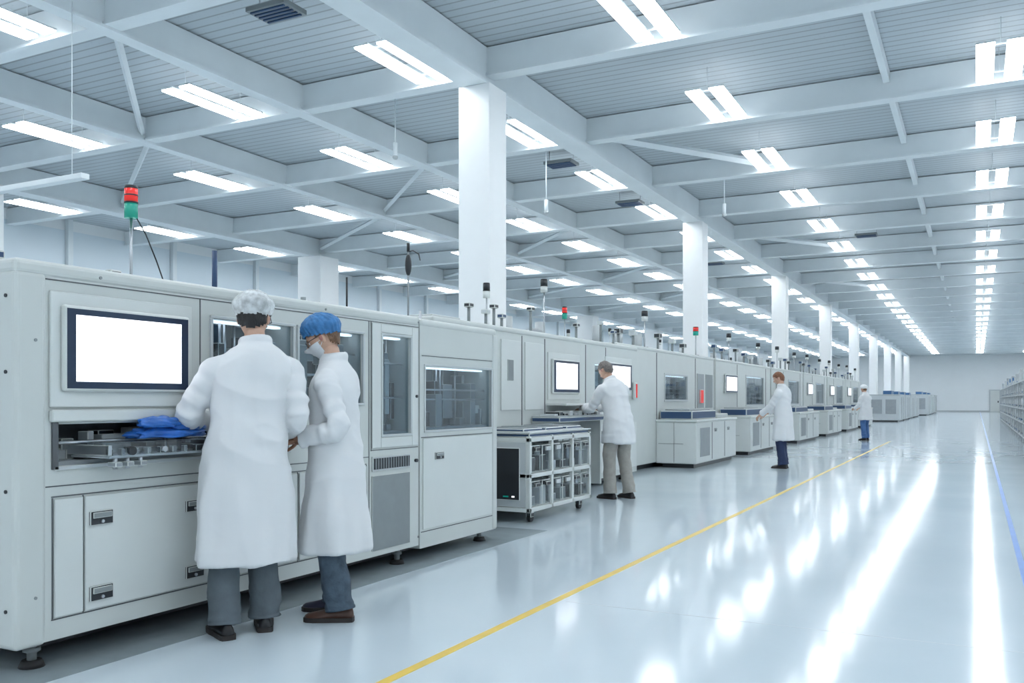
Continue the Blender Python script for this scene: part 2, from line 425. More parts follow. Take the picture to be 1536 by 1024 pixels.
# ------------------------------------------------------------ second machine
def machine_two():
    b = MB(); XF=-4.9; XB=-6.3
    b.box(XB,-5.2,7.75,13.9,.12,2.08,m_panel)
    holes=[(8.1,8.9,1.2,1.75),(12.1,12.45,1.15,1.8)]
    shell(b,-5.2,XF,7.75,13.9,.12,2.08,holes,m_panel)
    for h in holes:
        interior(b,h[0],h[1],h[2],h[3],-5.2,XF,9); b.box(XF-.02,XF-.014,*h,m_glass)
    b.box(XB,XF+.012,7.73,13.92,2.06,2.13,m_panel,.025,3)
    b.box(-6.2,-5.1,7.9,13.8,.03,.12,m_black)
    def sy(y,z0,z1): b.box(XF,XF+.004,y-.009,y+.009,z0,z1,m_seam)
    for y in (9.75,10.4,11.75,12.52): sy(y,.15,2.05)
    b.box(XF,XF+.012,9.82,10.36,1.15,1.98,m_panel2,.006)
    b.box(XF,XF+.012,9.2,9.7,1.15,1.98,m_panel2,.006)
    b.box(XF+.0,XF+.02,9.35,9.5,1.5,1.75,m_pgrey,.005)
    for (y0,y1,z0,z1) in ((10.56,11.44,1.355,1.81),(12.57,13.55,1.41,1.84)):
        b.box(XF,XF+.012,y0-.08,y1+.08,z0-.08,z1+.08,m_panel2,.006)
        b.box(XF+.01,XF+.05,y0,y1,z0,z1,m_navy,.02,3); b.box(XF+.048,XF+.053,y0+.09,y1-.09,z0+.06,z1-.05,m_screen)
    b.box(XF,XF+.06,13.66,13.80,1.28,1.56,m_red,.03,3)
    b.cyl((XF+.05,13.2,1.2),(XF+.05,13.2,1.33),.03,m_pgrey)
    b.box(XF,-4.62,10.45,11.7,1.20,1.23,m_panel2,.006)
    b.box(XF+.02,-4.5,9.98,11.65,1.0,1.06,m_navyp,.01); b.box(XF+.02,-4.52,9.98,11.65,1.06,1.075,m_steel,.003)
    b.box(XF+.0,-4.6,10.0,10.05,.3,1.0,m_lgrey,.004); b.box(XF,-4.6,11.55,11.6,.12,1.0,m_panel,.004)
    for j in range(10):
        y=10.05+j*.155; b.box(-4.8,-4.6,y,y+.1,1.075,1.075+random.uniform(.02,.06),random.choice([m_black,m_lgrey,m_grey]),.004,1)
    for j in range(4):
        b.box(XF,XF+.012,9.98+j*.98,10.92+j*.98,.2,.92,m_panel2,.005)
    for y in (10.3,11.3,12.3,13.2): handle(b,XF+.012,y,y+.13,.75,.82)
    tower(b,-5.5,11.65,2.13,3.0,.05,False); tower(b,-5.5,9.95,2.13,2.75,.045,False); tower(b,-5.6,12.6,2.13,2.7,.04)
    b.box(-5.6,-5.2,8.2,8.8,2.13,2.2,m_lgrey,.01); b.ell((-5.3,10.9,2.17),(.12,.2,.07),m_grey)
    for (y,h) in ((8.9,.2),(9.3,.16),(9.5,.24),(9.7,.14),(10.5,.3),(12.0,.2),(12.95,.3),(13.5,.2)):
        b.cyl((-5.15,y,2.13),(-5.15,y,2.13+h),.018,m_pgrey); b.box(-5.19,-5.11,y-.05,y+.05,2.13+h,2.18+h,random.choice([m_black,m_lgrey,m_navyp]),.01)
    for x in (-5.1,-6.1):
        for y in (7.95,10.8,13.7): b.cyl((x,y,0),(x,y,.12),.035,m_rubber)
    b.obj('inspection_machine',(-5.6,10.8,0))
machine_two()

def cart():
    b = MB(); x0,x1,y0,y1=-4.86,-4.05,8.24,9.88
    for y in (y0,8.78,9.33,y1-.045):
        for x in (x0,x1-.045): b.box(x,x+.045,y,y+.045,.12,.9,m_panel2,.006)
    for z in (.12,.47,.84):
        b.box(x0,x1,y0,y1,z,z+.045,m_panel2,.006)
    b.box(x0+.02,x1-.02,y0+.03,y1-.03,.885,.93,m_navyp,.012); b.box(x0+.06,x1-.06,y0+.08,y1-.08,.93,.95,m_steel,.004)
    b.box(x0+.0,x1,y0,y1,.925,.94,m_lgrey,.004)
    for (ya,yb) in ((8.3,8.75),(8.84,9.3),(9.4,9.82)):
        b.box(x0+.1,x1-.1,ya,yb,.94,.975,m_navyp,.01)
        b.box(x0+.14,x1-.14,ya+.04,yb-.04,.975,.98,m_pgrey)
    b.box(x0+.045,x1-.045,y0+.0,y0+.02,.17,.84,m_lgrey,.003)
    b.box(x0+.09,x1-.11,y0-.014,y0,.24,.78,m_black,.012)
    b.box(x1-.3,x1-.24,y0-.018,y0-.014,.27,.285,m_green); b.box(x1-.2,x1-.17,y0-.018,y0-.014,.27,.285,m_screen)
    for (za,zb) in ((.17,.46),(.52,.83)):
        b.box(x0+.4,x0+.41,y0+.05,y1-.05,za,zb,m_seam)
        for i in range(6):
            y = y0+.08+i*.262
            b.box(x1-.24,x1-.02,y,y+.2,za,zb-.03,m_clear,.008)
            b.box(x1-.2,x1-.06,y+.03,y+.17,za,za+random.uniform(.08,.2),random.choice([m_steel,m_lgrey,m_pgrey,m_black]),.008)
            b.cyl((x1-.13,y+.1,za+.02),(x1-.13,y+.1,zb-.04),.035,random.choice([m_steel,m_grey,m_panel2]))
            b.box(x1-.015,x1+.008,y+.05,y+.16,zb-.09,zb-.05,random.choice([m_black,m_lgrey,m_black]),.004)
            b.box(x0+.05,x1-.42,y,y+.22,za,zb-.05,random.choice([m_grey,m_pgrey,m_black]),.008)
    for x in (x0+.1,x1-.1):
        for y in (8.45,9.74):
            b.box(x-.03,x+.03,y-.03,y+.03,.09,.125,m_steel,.004)
            b.box(x-.028,x+.028,y-.04,y+.04,.05,.1,m_black,.006); b.cyl((x-.02,y,.045),(x+.02,y,.045),.045,m_rubber,seg=18)
    b.obj('component_cart',(-4.45,9.05,0))
cart()

# ------------------------------------------------------------ further machine row
def row_unit(y0,y1,cab0,cab1,first=False,n=0):
    b = MB(); XF=-5.4; XB=-6.3; H=2.2
    L=y1-y0
    wa=(y0+L*.42, y0+L*.66, 1.28, 1.76) if first else (y0+L*.5,y0+L*.85,1.15,1.9)
    b.box(XB,-5.65,y0,y1,.1,H,m_panel)
    holes=[wa]
    shell(b,-5.65,XF,y0,y1,.1,H,holes,m_panel)
    interior(b,*wa,-5.65,XF,10); b.box(XF-.02,XF-.014,*wa,m_glass)
    w=.04
    for (a,c,d,e) in ((wa[0]-w,wa[1]+w,wa[3],wa[3]+w),(wa[0]-w,wa[1]+w,wa[2]-w,wa[2]),(wa[0]-w,wa[0],wa[2],wa[3]),(wa[1],wa[1]+w,wa[2],wa[3])):
        b.box(XF-.004,XF+.015,a,c,d,e,m_lgrey,.004,1)
    b.box(XB,XF+.012,y0-.01,y1+.01,H-.02,H+.05,m_panel,.025,3)
    b.box(XB+.1,XF-.1,y0+.1,y1-.1,0,.1,m_black)
    def sy(y): b.box(XF,XF+.005,y-.016,y+.016,.15,H-.03,m_seam)
    for t in (.34,.76 if first else .9): sy(y0+L*t)
    if first:
        b.box(XF,XF+.02,y0+L*.78,y0+L*.86,1.1,1.85,m_grey,.005); b.box(XF+.02,XF+.05,y0+L*.80,y0+L*.84,1.2,1.5,m_red,.01)
        b.box(XF,XF+.015,y0+L*.89,y0+L*.98,1.1,1.85,m_pgrey,.005)
    else:
        a=y0+L*.12; c=y0+L*.32
        b.box(XF,XF+.05,a,c,1.44,1.9,m_navy,.02); b.box(XF+.05,XF+.055,a+.1,c-.1,1.5,1.84,m_screen)
    xc=-4.62
    b.box(XF,xc,cab0,cab1,.08,.86,m_panel2,.02,3)
    b.box(XF,xc+.02,cab0-.02,cab1+.02,.86,.905,m_panel2,.012)
    b.box(XF+.1,xc-.08,cab0+.1,cab1-.1,0,.08,m_black)
    b.box(XF+.05,xc-.25,cab0-.004,cab0,.45,.456,m_seam); b.box(-5.05,-5.044,cab0-.004,cab0,.1,.85,m_seam)
    q=(cab1-cab0)
    b.box(xc,xc+.01,cab0+q*.08,cab0+q*.30,.2,.75,m_grey,.004)
    for t in (.36,.68): b.box(xc,xc+.004,cab0+q*t-.014,cab0+q*t+.014,.12,.84,m_seam)
    for t in (.42,.75): handle(b,xc,cab0+q*t,cab0+q*t+.15,.65,.72)
    b.box(XF+.03,xc-.12,cab0+.15,cab0+q*.6,.905,1.07,m_navyp,.02); b.box(XF+.1,xc-.2,cab0+.25,cab0+q*.55,1.07,1.1,m_grey,.01)
    b.box(XF+.1,xc-.15,cab0+q*.68,cab1-.1,.905,.99,m_lgrey,.02)
    tower(b,-5.55,y0+L*.3,H+.05,H+.75,.06,False); tower(b,-5.55,y0+L*.85,H+.05,H+.7,.06,first)
    for t in (.1,.22,.45,.6,.72):
        h=random.uniform(.1,.35); y=y0+L*t
        b.cyl((-5.6,y,H+.04),(-5.6,y,H+.05+h),.025,m_pgrey); b.box(-5.66,-5.54,y-.08,y+.08,H+.05+h,H+.14+h,random.choice([m_black,m_lgrey,m_navyp]),.01)
    b.obj('process_machine',(-5.5,(y0+y1)/2,0))
row_unit(14.3,20.6,16.4,19.5,True)
row_unit(20.8,27.0,20.9,24.0)
row_unit(27.2,32.6,26.6+.7,31.0)
row_unit(32.8,38.2,33.0,36.6)
row_unit(38.4,43.8,38.6,42.0)
row_unit(44.0,50.0,44.2,48.2)

def oven(y0,L,h):
    b=MB(); x0,x1=-11.6,-9.6
    b.box(x0,x1,y0,y0+L,.1,h,m_panel2,.03); b.box(x0+.1,x1-.1,y0+.1,y0+L-.1,0,.1,m_black)
    n=int(L/1.3)
    for j in range(n):
        a=y0+.12+j*(L-.24)/n; c=a+(L-.24)/n-.08
        b.box(x1,x1+.015,a,c,.25,h-.25,m_panel2,.006); b.box(x1+.015,x1+.02,a+.25,c-.25,1.3,1.9,m_pgrey,.004); handle(b,x1+.015,a+.1,a+.25,1.0,1.07)
    for j in range(3):
        yy=y0+L*(.2+.3*j); b.box(-11.1,-10.1,yy-.4,yy+.4,h,h+.35,m_lgrey,.02); b.cyl((-10.6,yy,h+.35),(-10.6,yy,h+.9),.14,m_lgrey)
    tower(b,-9.9,y0+L*.1,h,h+.75,.05,False); tower(b,-9.9,y0+L*.85,h,h+.7,.05,False)
    b.obj('curing_oven',(-10.6,y0+L/2,0))
oven(17,6.5,2.5); oven(25,6.5,2.7); oven(34,8,2.5); oven(44,8,2.7)

def far_cab(x,y,w,l,h):
    b=MB(); b.box(x-w,x,y,y+l,.08,h,m_lgrey,.03); b.box(x-w-.02,x+.02,y-.02,y+l+.02,h,h+.06,m_grey,.02)
    b.box(x-w+.1,x-.1,y+.1,y+l-.1,0,.08,m_black)
    for t in (.33,.66): b.box(x,x+.01,y+l*t-.02,y+l*t+.02,.15,h-.1,m_seam)
    b.box(x-w*.9,x-w*.55,y-.02,y,h*.3,h*.85,m_grey,.01); b.box(x-w*.45,x-w*.1,y-.02,y,h*.3,h*.85,m_grey,.01)
    b.box(x-w*.6,x-w*.3,y+l*.3,y+l*.6,h+.06,h+.3,m_blue,.02)
    b.obj('storage_cabinet',(x-w/2,y+l/2,0))
for i in range(4): far_cab(-4.0,57+i*5.2,1.7,4.6,1.55)
for i in range(3): far_cab(-3.6,82+i*7,1.7,5.6,1.7)

def rack(y):
    b=MB(); x0,x1=1.25,2.25; L=3.6
    for yy in (y,y+L/2,y+L-.05):
        for x in (x0,x1-.05): b.box(x,x+.05,yy,yy+.05,0,1.9,m_lgrey,.005)
    for z in (.12,.55,.98,1.42,1.86): b.box(x0,x1,y,y+L,z,z+.035,m_lgrey,.005)
    for z in (.155,.585,1.015,1.455):
        yy=y+.08
        while yy<y+L-.3:
            w=random.uniform(.15,.32); h=random.uniform(.15,.37)
            if random.random()<.6: b.box(x0+.03,x0+.6,yy,yy+w,z,z+h,random.choice([m_grey,m_pgrey,m_lgrey,m_black,m_steel,m_panel2]),.015)
            else: b.cyl((x0+.15,yy+w/2,z),(x0+.15,yy+w/2,z+h),w*.4,random.choice([m_steel,m_panel2,m_grey]))
            b.box(x0+.01,x0+.03,yy+.04,yy+.1,z+.05,z+.1,random.choice([m_black,m_blue,m_lgrey]))
            yy+=w+.05
    yy=y+.2
    while yy<y+L-.5:
        h=random.uniform(.1,.5); b.box(x0+.1,x0+.5,yy,yy+.3,1.895,1.895+h,random.choice([m_lgrey,m_grey,m_blue,m_panel2]),.02); yy+=random.uniform(.4,.9)
    b.obj('equipment_rack',(1.75,y+L/2,0))
for i in range(11): rack(20.5+i*3.75)

# ------------------------------------------------------------ people
m_coat = M('labcoat_cotton',(.73,.75,.77),.75)
m_skin = M('skin',(.60,.38,.28),.5,var=.06,vscale=30)
m_skin2 = M('skin_tan',(.36,.19,.12),.5,var=.06,vscale=30)
m_hairblk = M('hair_black',(.012,.011,.012),.45,bump=.5,bscale=150,stretch=(1,1,.2))
m_hairbrn = M('hair_brown',(.16,.085,.045),.5,var=.3,vscale=40,bump=.5,bscale=150)
m_hairgry = M('hair_grey',(.17,.15,.14),.5,var=.4,vscale=50,bump=.5,bscale=150)
m_hairred = M('hair_auburn',(.22,.09,.045),.5,var=.3,vscale=40,bump=.5,bscale=150)
m_capblue = M('cap_blue',(.04,.18,.42),.6,var=.25,vscale=25,bump=.3,bscale=60)
m_capwhite = M('cap_white',(.8,.83,.85),.7,bump=.3,bscale=60)
m_mask = M('face_mask',(.78,.82,.86),.7)
m_pgrey1 = M('trousers_grey',(.10,.125,.145),.8,var=.12,vscale=14,bump=.2,bscale=60)
m_jean = M('jeans',(.06,.09,.125),.85,var=.25,vscale=20,bump=.3,bscale=90)
m_khaki = M('trousers_khaki',(.36,.35,.32),.8,var=.1,vscale=14,bump=.2)
m_navyt = M('trousers_navy',(.02,.035,.09),.8,var=.15)
m_bluej = M('jeans_blue',(.06,.14,.32),.8,var=.2)
m_shoeb = M('shoe_black',(.015,.015,.018),.35)
m_shoebr = M('shoe_brown',(.075,.032,.02),.4,var=.2)
m_shoenv = M('shoe_navy',(.02,.02,.05),.4)
m_sole = M('shoe_sole',(.025,.02,.02),.6)
m_eyew = M('eye_white',(.8,.8,.8),.2); m_eyed = M('eye_iris',(.03,.02,.015),.2); m_lip = M('lip',(.45,.2,.17),.5)
def netmat():
    m = bpy.data.materials.new('hairnet'); m.use_nodes=True; nt=m.node_tree; N=nt.nodes; L=nt.links
    b=N['Principled BSDF']; b.inputs['Base Color'].default_value=(.8,.84,.86,1); b.inputs['Roughness'].default_value=.7
    tc=N.new('ShaderNodeTexCoord'); v=N.new('ShaderNodeTexNoise'); v.inputs['Scale'].default_value=28; v.inputs['Detail'].default_value=4
    L.new(tc.outputs['Object'],v.inputs['Vector'])
    r=N.new('ShaderNodeValToRGB'); r.color_ramp.elements[0].position=.35; r.color_ramp.elements[1].position=.65
    r.color_ramp.elements[0].color=(.5,)*3+(1,); r.color_ramp.elements[1].color=(.82,)*3+(1,)
    L.new(v.outputs['Fac'],r.inputs[0]); L.new(r.outputs[0],b.inputs['Alpha'])
    return m
m_net = netmat()

def catmull(P, n=5):
    P=[Vector(p) for p in P]; out=[]
    for i in range(len(P)-1):
        p0=P[max(i-1,0)];p1=P[i];p2=P[i+1];p3=P[min(i+2,len(P)-1)]
        for k in range(n):
            t=k/n; out.append(.5*((2*p1)+(p2-p0)*t+(2*p0-5*p1+4*p2-p3)*t*t+(3*p1-p0-3*p2+p3)*t**3))
    out.append(P[-1]); return out
def lerpl(R, n=5):
    out=[]
    for i in range(len(R)-1):
        for k in range(n): out.append(R[i]+(R[i+1]-R[i])*k/n)
    out.append(R[-1]); return out
def sstep(t): t=max(0,min(1,t)); return t*t*(3-2*t)

def remeshed(bm, vox, smooth=2, disp=None):
    me=bpy.data.meshes.new('tmp'); bmesh.ops.recalc_face_normals(bm,faces=bm.faces); bm.to_mesh(me); bm.free()
    o=bpy.data.objects.new('tmp',me); scene.collection.objects.link(o)
    md=o.modifiers.new('r','REMESH'); md.mode='VOXEL'; md.voxel_size=vox
    dg=bpy.context.evaluated_depsgraph_get(); dg.update()
    m2=bpy.data.meshes.new_from_object(o.evaluated_get(dg))
    bpy.data.objects.remove(o); bpy.data.meshes.remove(me)
    b2=bmesh.new(); b2.from_mesh(m2)
    for _ in range(smooth): bmesh.ops.smooth_vert(b2,verts=b2.verts,factor=.5,use_axis_x=True,use_axis_y=True,use_axis_z=True)
    b2.normal_update()
    if disp:
        mv=[(v,v.normal*disp(v.co)) for v in b2.verts]
        for v,d in mv: v.co+=d
    b2.to_mesh(m2); b2.free(); return m2

def hand_mesh(side, curl, vox=.0038):
    """wrist at origin, fingers +Y, palm faces -Z; thumb side tx"""
    tx = 1 if side=='L' else -1
    h=MB()
    h.tube([(0,-.03,0),(0,0,0),(0,.03,-.001),(0,.07,-.003),(0,.092,-.004)],[(.026,.019),(.027,.019),(.037,.017),(.041,.014),(.038,.011)],m_skin,seg=16,up=(0,0,1))
    for i,(fx,y0,ln,r) in enumerate(((.030,.088,.072,.0088),(.010,.093,.080,.009),(-.010,.090,.074,.0086),(-.029,.083,.058,.0078))):
        p=Vector((tx*fx,y0-.015,-.003)); a=0; pts=[p.copy()]; spread=tx*(fx*2.0)
        for j,(s,c) in enumerate(((.015,0),(.45,.75),(.32,.9),(.23,.6))):
            if j: a+=curl*c*(1+.12*(i-1)); seglen=ln*s
            else: seglen=s
            d=Vector((spread*(1 if a<.6 else .3),math.cos(a),-math.sin(a))).normalized(); p=p+d*seglen; pts.append(p.copy())
        h.tube(catmull(pts,3),lerpl([r*1.02,r*1.05,r,r*.92,r*.72],3),m_skin,seg=10)
    h.tube(catmull([(tx*.018,.015,-.006),(tx*.036,.036,-.014),(tx*.052,.062,-.026),(tx*.050,.088,-.036),(tx*.044,.104,-.044)],3),lerpl([.014,.0135,.0108,.0098,.0072],3),m_skin,seg=10)
    return remeshed(h.bm,vox,1)

def ik(s,w,l1,l2,pole):
    d=w-s; L=d.length
    if L>l1+l2-.005: w=s+d*((l1+l2-.005)/L); d=w-s; L=d.length
    a=(l1*l1-l2*l2+L*L)/(2*L); hh=math.sqrt(max(0,l1*l1-a*a)); u=d/L
    pl=(pole-u*pole.dot(u)).normalized()
    return s+u*a+pl*hh, w

def person(name, loc, face, H=1.78, lean=0., hem=.40, hemr=(.26,.185), wr=None, pole=None, hp=.3, hy=0., side=0.,
           pants=None, shoes=None, hair=None, cap=None, capm=None, mask=False, feet=None, skin=None, handm=None, curl=.7, vox=.011, shw=.185, glasses=False, build=1., seed=0, hdir=None):
    skin=skin or m_skin; handm=handm or skin; B=MB(); so=Vector((seed*3.1,seed*1.7,seed))
    N=160; S=[Vector((0,0,.3))]; T=[0]; dz=1.4/N
    for i in range(N):
        z=.3+dz*i; t=lean*sstep((z-.88)/.35); S.append(S[-1]+Vector((side*sstep((z-.7)/.4),math.sin(t),math.cos(t)))*dz); T.append(t)
    def sp(z):
        k=max(0,min(N,(z-.3)/dz)); i=int(k); i=min(i,N-1); f=k-i
        return S[i].lerp(S[i+1],f), T[i]
    def frame(z,x,y):
        p,t=sp(z); return p+Vector((x,y*math.cos(t),-y*math.sin(t)))
    c=MB(); prof=[(hem,hemr[0],hemr[1],0),(hem+.1,hemr[0]*.975,hemr[1]*.975,0),(.70,.228,.166,0),(.86,.212,.156,-.005),(1.0,.197,.145,-.005),(1.12,.182,.136,0),(1.24,.186,.136,0),(1.34,.196,.136,-.005),(1.40,.192,.124,-.008),(1.445,.165,.108,-.012),(1.48,.122,.090,-.012),(1.515,.078,.072,-.008),(1.56,.062,.064,-.002)]
    prof=[p for p in prof if p[0]<=hem+.1 or p[0]>hem+.13]
    P=catmull([(p[1],p[2],p[3]) for p in prof],4); Z=lerpl([p[0] for p in prof],4)
    rings=[]; n=56
    for k,(q,z) in enumerate(zip(P,Z)):
        fold=sstep((1.05-z)/.55); ring=[]
        for j in range(n):
            a=2*math.pi*j/n; ca,sa=math.cos(a),math.sin(a)
            e=.86; x=math.copysign(abs(ca)**e,ca); y=math.copysign(abs(sa)**e,sa)
            m=1+fold*(.05*math.sin(a*5+seed+z*1.5)+.035*math.sin(a*9+seed*2-z*2))
            r=build*m; ring.append(c.bm.verts.new(frame(z,q.x*x*r,q.z+q.y*y*r)))
        rings.append(ring)
    for k in range(len(rings)-1):
        for j in range(n): c.bm.faces.new([rings[k][j],rings[k][(j+1)%n],rings[k+1][(j+1)%n],rings[k+1][j]])
    c.bm.faces.new(rings[0][::-1]); c.bm.faces.new(rings[-1])
    cpts=[frame(1.528+.012*math.cos(a),.072*math.sin(a),-.004-.070*math.cos(a)) for a in [2*math.pi*i/16 for i in range(16)]]
    for i in range(16): c.tube([cpts[i],cpts[(i+1)%16]],[(.010,.024)]*2,m_coat,seg=8)
    hands=[]; elb=[]; arms=[]
    for sd,sg in (('L',-1),('R',1)):
        s=frame(1.385,sg*shw*build,-.01); w=Vector(wr[sd]); pl=Vector(pole[sd]) if pole else Vector((sg*.5,-.3,-1))
        e,w=ik(s,w,.285,.25,pl); elb.append(e); arms.append((s,e,w))
        d=(w-e).normalized()
        path=catmull([frame(1.39,sg*.08,-.01),s,s.lerp(e,.5),e,e.lerp(w,.5),w],5)
        rad=lerpl([.062,.066,.060,.057,.051,.048],5)
        rad=[r*(1+.05*math.sin(i*2.3+seed)) for i,r in enumerate(rad)]
        c.tube(path,rad,m_coat,seg=20)
        hands.append((sd,w,d,e))
    def ridge(v): return 1-2.4*abs(noise.noise(v))
    def disp(p):
        lo=sstep((1.0-p.z)/.4); q=p+so
        v=.013*ridge(Vector((q.x*6,q.y*6,q.z*.9)))*(.25+lo*.75)
        v+=.010*ridge(Vector((q.x*4+q.z*3,q.y*4,q.z*6)))*(1-lo*.8)
        v+=.006*noise.noise(Vector((q.x*10,q.y*10,q.z*6)))
        for s,e,w in arms:
            for a,b_ in ((s,e),(e,w)):
                ab=b_-a; t=(p-a).dot(ab)/ab.length_squared
                if 0<t<1:
                    dd=(p-a-ab*t).length
                    if dd<.085:
                        k=(1-dd/.085)**.5; tl=t*ab.length
                        near=1-abs((p-e).length)/.28
                        v+=.010*k*max(.25,near)*math.sin(tl*75+4*noise.noise(q*9)+seed)
        return v
    B.addmesh(remeshed(c.bm,vox,2,disp),m_coat)
    for sd,w,d,e in hands:
        fw=d.copy()
        if hdir and sd in hdir: fw=Vector(hdir[sd]).normalized()
        upv=Vector((0,0,1)); upv=(upv-fw*upv.dot(fw)).normalized(); rt=fw.cross(upv)
        Mx=Matrix(((rt.x,fw.x,upv.x,0),(rt.y,fw.y,upv.y,0),(rt.z,fw.z,upv.z,0),(0,0,0,1)))
        Mx=Matrix.Translation(w+d*.022)@Mx
        hm=hand_mesh(sd,curl,.0038 if vox<.012 else .006); B.addmesh(hm,handm,Mx)
        B.tube([e.lerp(w,.6),w+d*.03],[.034,.028],handm,seg=12)
    feet=feet or [(-.10,0,.1),(.10,.0,-.1)]
    for i,(fx,fy,fyaw) in enumerate(feet):
        sg=-1 if i==0 else 1
        hip=Vector((sg*.085,0,.93)); kn=Vector((sg*.09*.5+fx*.5,.03+fy*.5,.50)); an=Vector((fx,fy-.03,.07))
        pth=catmull([hip,hip.lerp(kn,.5),kn,kn.lerp(an,.5),an.lerp(kn,.12),an],7); rr=lerpl([.105,.094,.080,.077,.077,.080],7)
        leg=MB(); leg.tube(pth,[r*(1+.02*math.sin(k*1.9+seed)) for k,r in enumerate(rr)],pants,seg=28)
        for k,v in enumerate(leg.bm.verts):
            q=v.co+so; lowk=sstep((.35-v.co.z)/.2)
            f=.010*noise.noise(Vector((q.x*8,q.y*8,q.z*8)))+.010*lowk*(1-2.4*abs(noise.noise(Vector((q.x*5,q.y*5,q.z*16))))); dirv=Vector((v.co.x-fx,v.co.y-fy,0)); 
            if dirv.length>.001: v.co+=dirv.normalized()*f
        tm=bpy.data.meshes.new('t'); leg.bm.to_mesh(tm); leg.bm.free(); B.addmesh(tm,pants)
        Ms=Matrix.Translation((fx,fy,0))@Matrix.Rotation(fyaw,4,'Z')
        sec=[(-.105,.012,.05),(-.10,.030,.075),(-.08,.037,.092),(-.03,.039,.10),(.02,.041,.088),(.07,.047,.068),(.12,.048,.056),(.16,.038,.048),(.178,.016,.036)]
        def sring(y,hw,h,z0=.018):
            out=[]
            for j in range(16):
                a=2*math.pi*j/16; x=hw*math.cos(a); zz=math.sin(a)
                z=z0+(h-z0)*zz if zz>0 else z0
                out.append(B.bm.verts.new(Ms@Vector((x*(1-.25*max(0,zz)),y,z))))
            return out
        sm=B.mi(shoes[i]); rs=[sring(*q) for q in sec]
        for k in range(len(rs)-1):
            for j in range(16):
                f=B.bm.faces.new([rs[k][j],rs[k][(j+1)%16],rs[k+1][(j+1)%16],rs[k+1][j]]); f.material_index=sm; f.smooth=True
        for r_ in (rs[0][::-1],rs[-1]): f=B.bm.faces.new(r_); f.material_index=sm
        so_i=B.mi(m_sole); ol=[(q[1]+.005,q[0]*1.03) for q in sec]; ol=ol+[(-a,y) for a,y in ol[::-1]]
        A=[B.bm.verts.new(Ms@Vector((x,y,0))) for x,y in ol]; C=[B.bm.verts.new(Ms@Vector((x,y,.026))) for x,y in ol]
        fs=[B.bm.faces.new(A[::-1]),B.bm.faces.new(C)]+[B.bm.faces.new([A[k],A[(k+1)%len(A)],C[(k+1)%len(A)],C[k]]) for k in range(len(A))]
        for f in fs: f.material_index=so_i
    nb,t=sp(1.50)
    nt_=nb+Vector((side*.5,math.sin(t+hp*.4),math.cos(t+hp*.4)))*.082
    ht=t+hp
    hc=nt_+Vector((0,math.sin(ht*.8),math.cos(ht*.8)))*.082+Vector((0,.012,0))
    B.tube([nb-Vector((0,0,.03)),nt_,nt_.lerp(hc,.5)],[.058,.053,.05],skin,seg=16)
    Mh=Matrix.Translation(hc)@Matrix.Rotation(hy,4,'Z')@Matrix.Rotation(-ht,4,'X')
    def hf(d,s=1.0):
        x,y,z=d
        px,py,pz=x*.076,y*.096,z*.118
        if z<0:
            k=-z; px*=1-.26*k**1.3
            if y<0: py*=1-.38*k
            else: py*=1-.06*k
        if y>0:
            py+=.026*math.exp(-(x/.14)**2-((z+.20)/.13)**2)+.012*math.exp(-(x/.10)**2-((z+.02)/.16)**2)
            py-=.009*(math.exp(-((abs(x)-.36)/.16)**2-((z-.04)/.11)**2))
            py+=.006*math.exp(-(x/.22)**2-((z+.5)/.07)**2)
            py+=.009*math.exp(-(x/.25)**2-((z+.85)/.15)**2)
            py+=.004*math.exp(-((abs(x)-.3)/.22)**2-((z-.2)/.07)**2)
        return Vector((px,py,pz))*s
    B.ell((0,0,0),None,skin,mat=Mh,nu=48,nv=36,f=hf)
    for sg in (-1,1):
        B.ell((sg*.029,.077,.004),(.0125,.011,.0095),m_eyew,mat=Mh,nu=12,nv=8)
        B.ell((sg*.029,.0855,.004),(.0055,.004,.0058),m_eyed,mat=Mh,nu=10,nv=6)
        B.ell((sg*.031,.088,.024),(.018,.006,.0035),hair or m_hairbrn,mat=Mh,nu=10,nv=6)
        B.ell((sg*.077,-.006,-.004),(.009,.020,.032),skin,mat=Mh,nu=14,nv=10)
        B.ell((sg*.084,.0,-.002),(.004,.011,.020),m_lip,mat=Mh,nu=10,nv=8)
    if not mask: B.ell((0,.096,-.058),(.022,.007,.006),m_lip,mat=Mh,nu=12,nv=8)
    def hairf(d):
        p=hf(d,1.0); nrm=Vector((d.x,d.y,d.z)); return p+nrm*(.012+.006*noise.noise(d*5+so)+.003*noise.noise(d*16))
    def hk(d):
        th=-.66+1.12*sstep((d.y+1)/1.75)
        if abs(d.x)>.8 and -.35<d.y<.25: th=.12
        return d.z>th
    B.ell((0,0,0),None,hair or m_hairbrn,mat=Mh,nu=48,nv=32,f=hairf,keep=hk)
    if cap:
        def cf(d):
            base=hf(d,1.0); edge=(-.12+.5*sstep((d.y+1)/2)); k=sstep((d.z-edge)/.5)
            pl=.004*math.sin(math.atan2(d.y,d.x)*26)*(1-k*.6)+.006*noise.noise(d*7+so)
            return base+Vector((d.x,d.y,d.z*.75))*(.016+.030*k*cap+pl)
        B.ell((0,-.004,0),None,capm,mat=Mh,nu=96,nv=40,f=cf,keep=lambda d:d.z>(-.12+.5*sstep((d.y+1)/2)))
    if mask:
        def mf(d):
            return hf(d,1.0)+Vector((d.x*.007,.012*max(0,1-abs(d.x)*1.2)+.004,d.z*.006))
        B.ell((0,0,0),None,m_mask,mat=Mh,nu=48,nv=36,f=mf,keep=lambda d:d.y>.25 and -.93<d.z<-.08)
        for sg in (-1,1):
            for zz in (-.02,-.06):
                B.tube([Mh@Vector((sg*.062,.055,zz)),Mh@Vector((sg*.079,.01,zz*.5-.0)),Mh@Vector((sg*.082,-.018,-.004))],.0015,m_mask,seg=6)
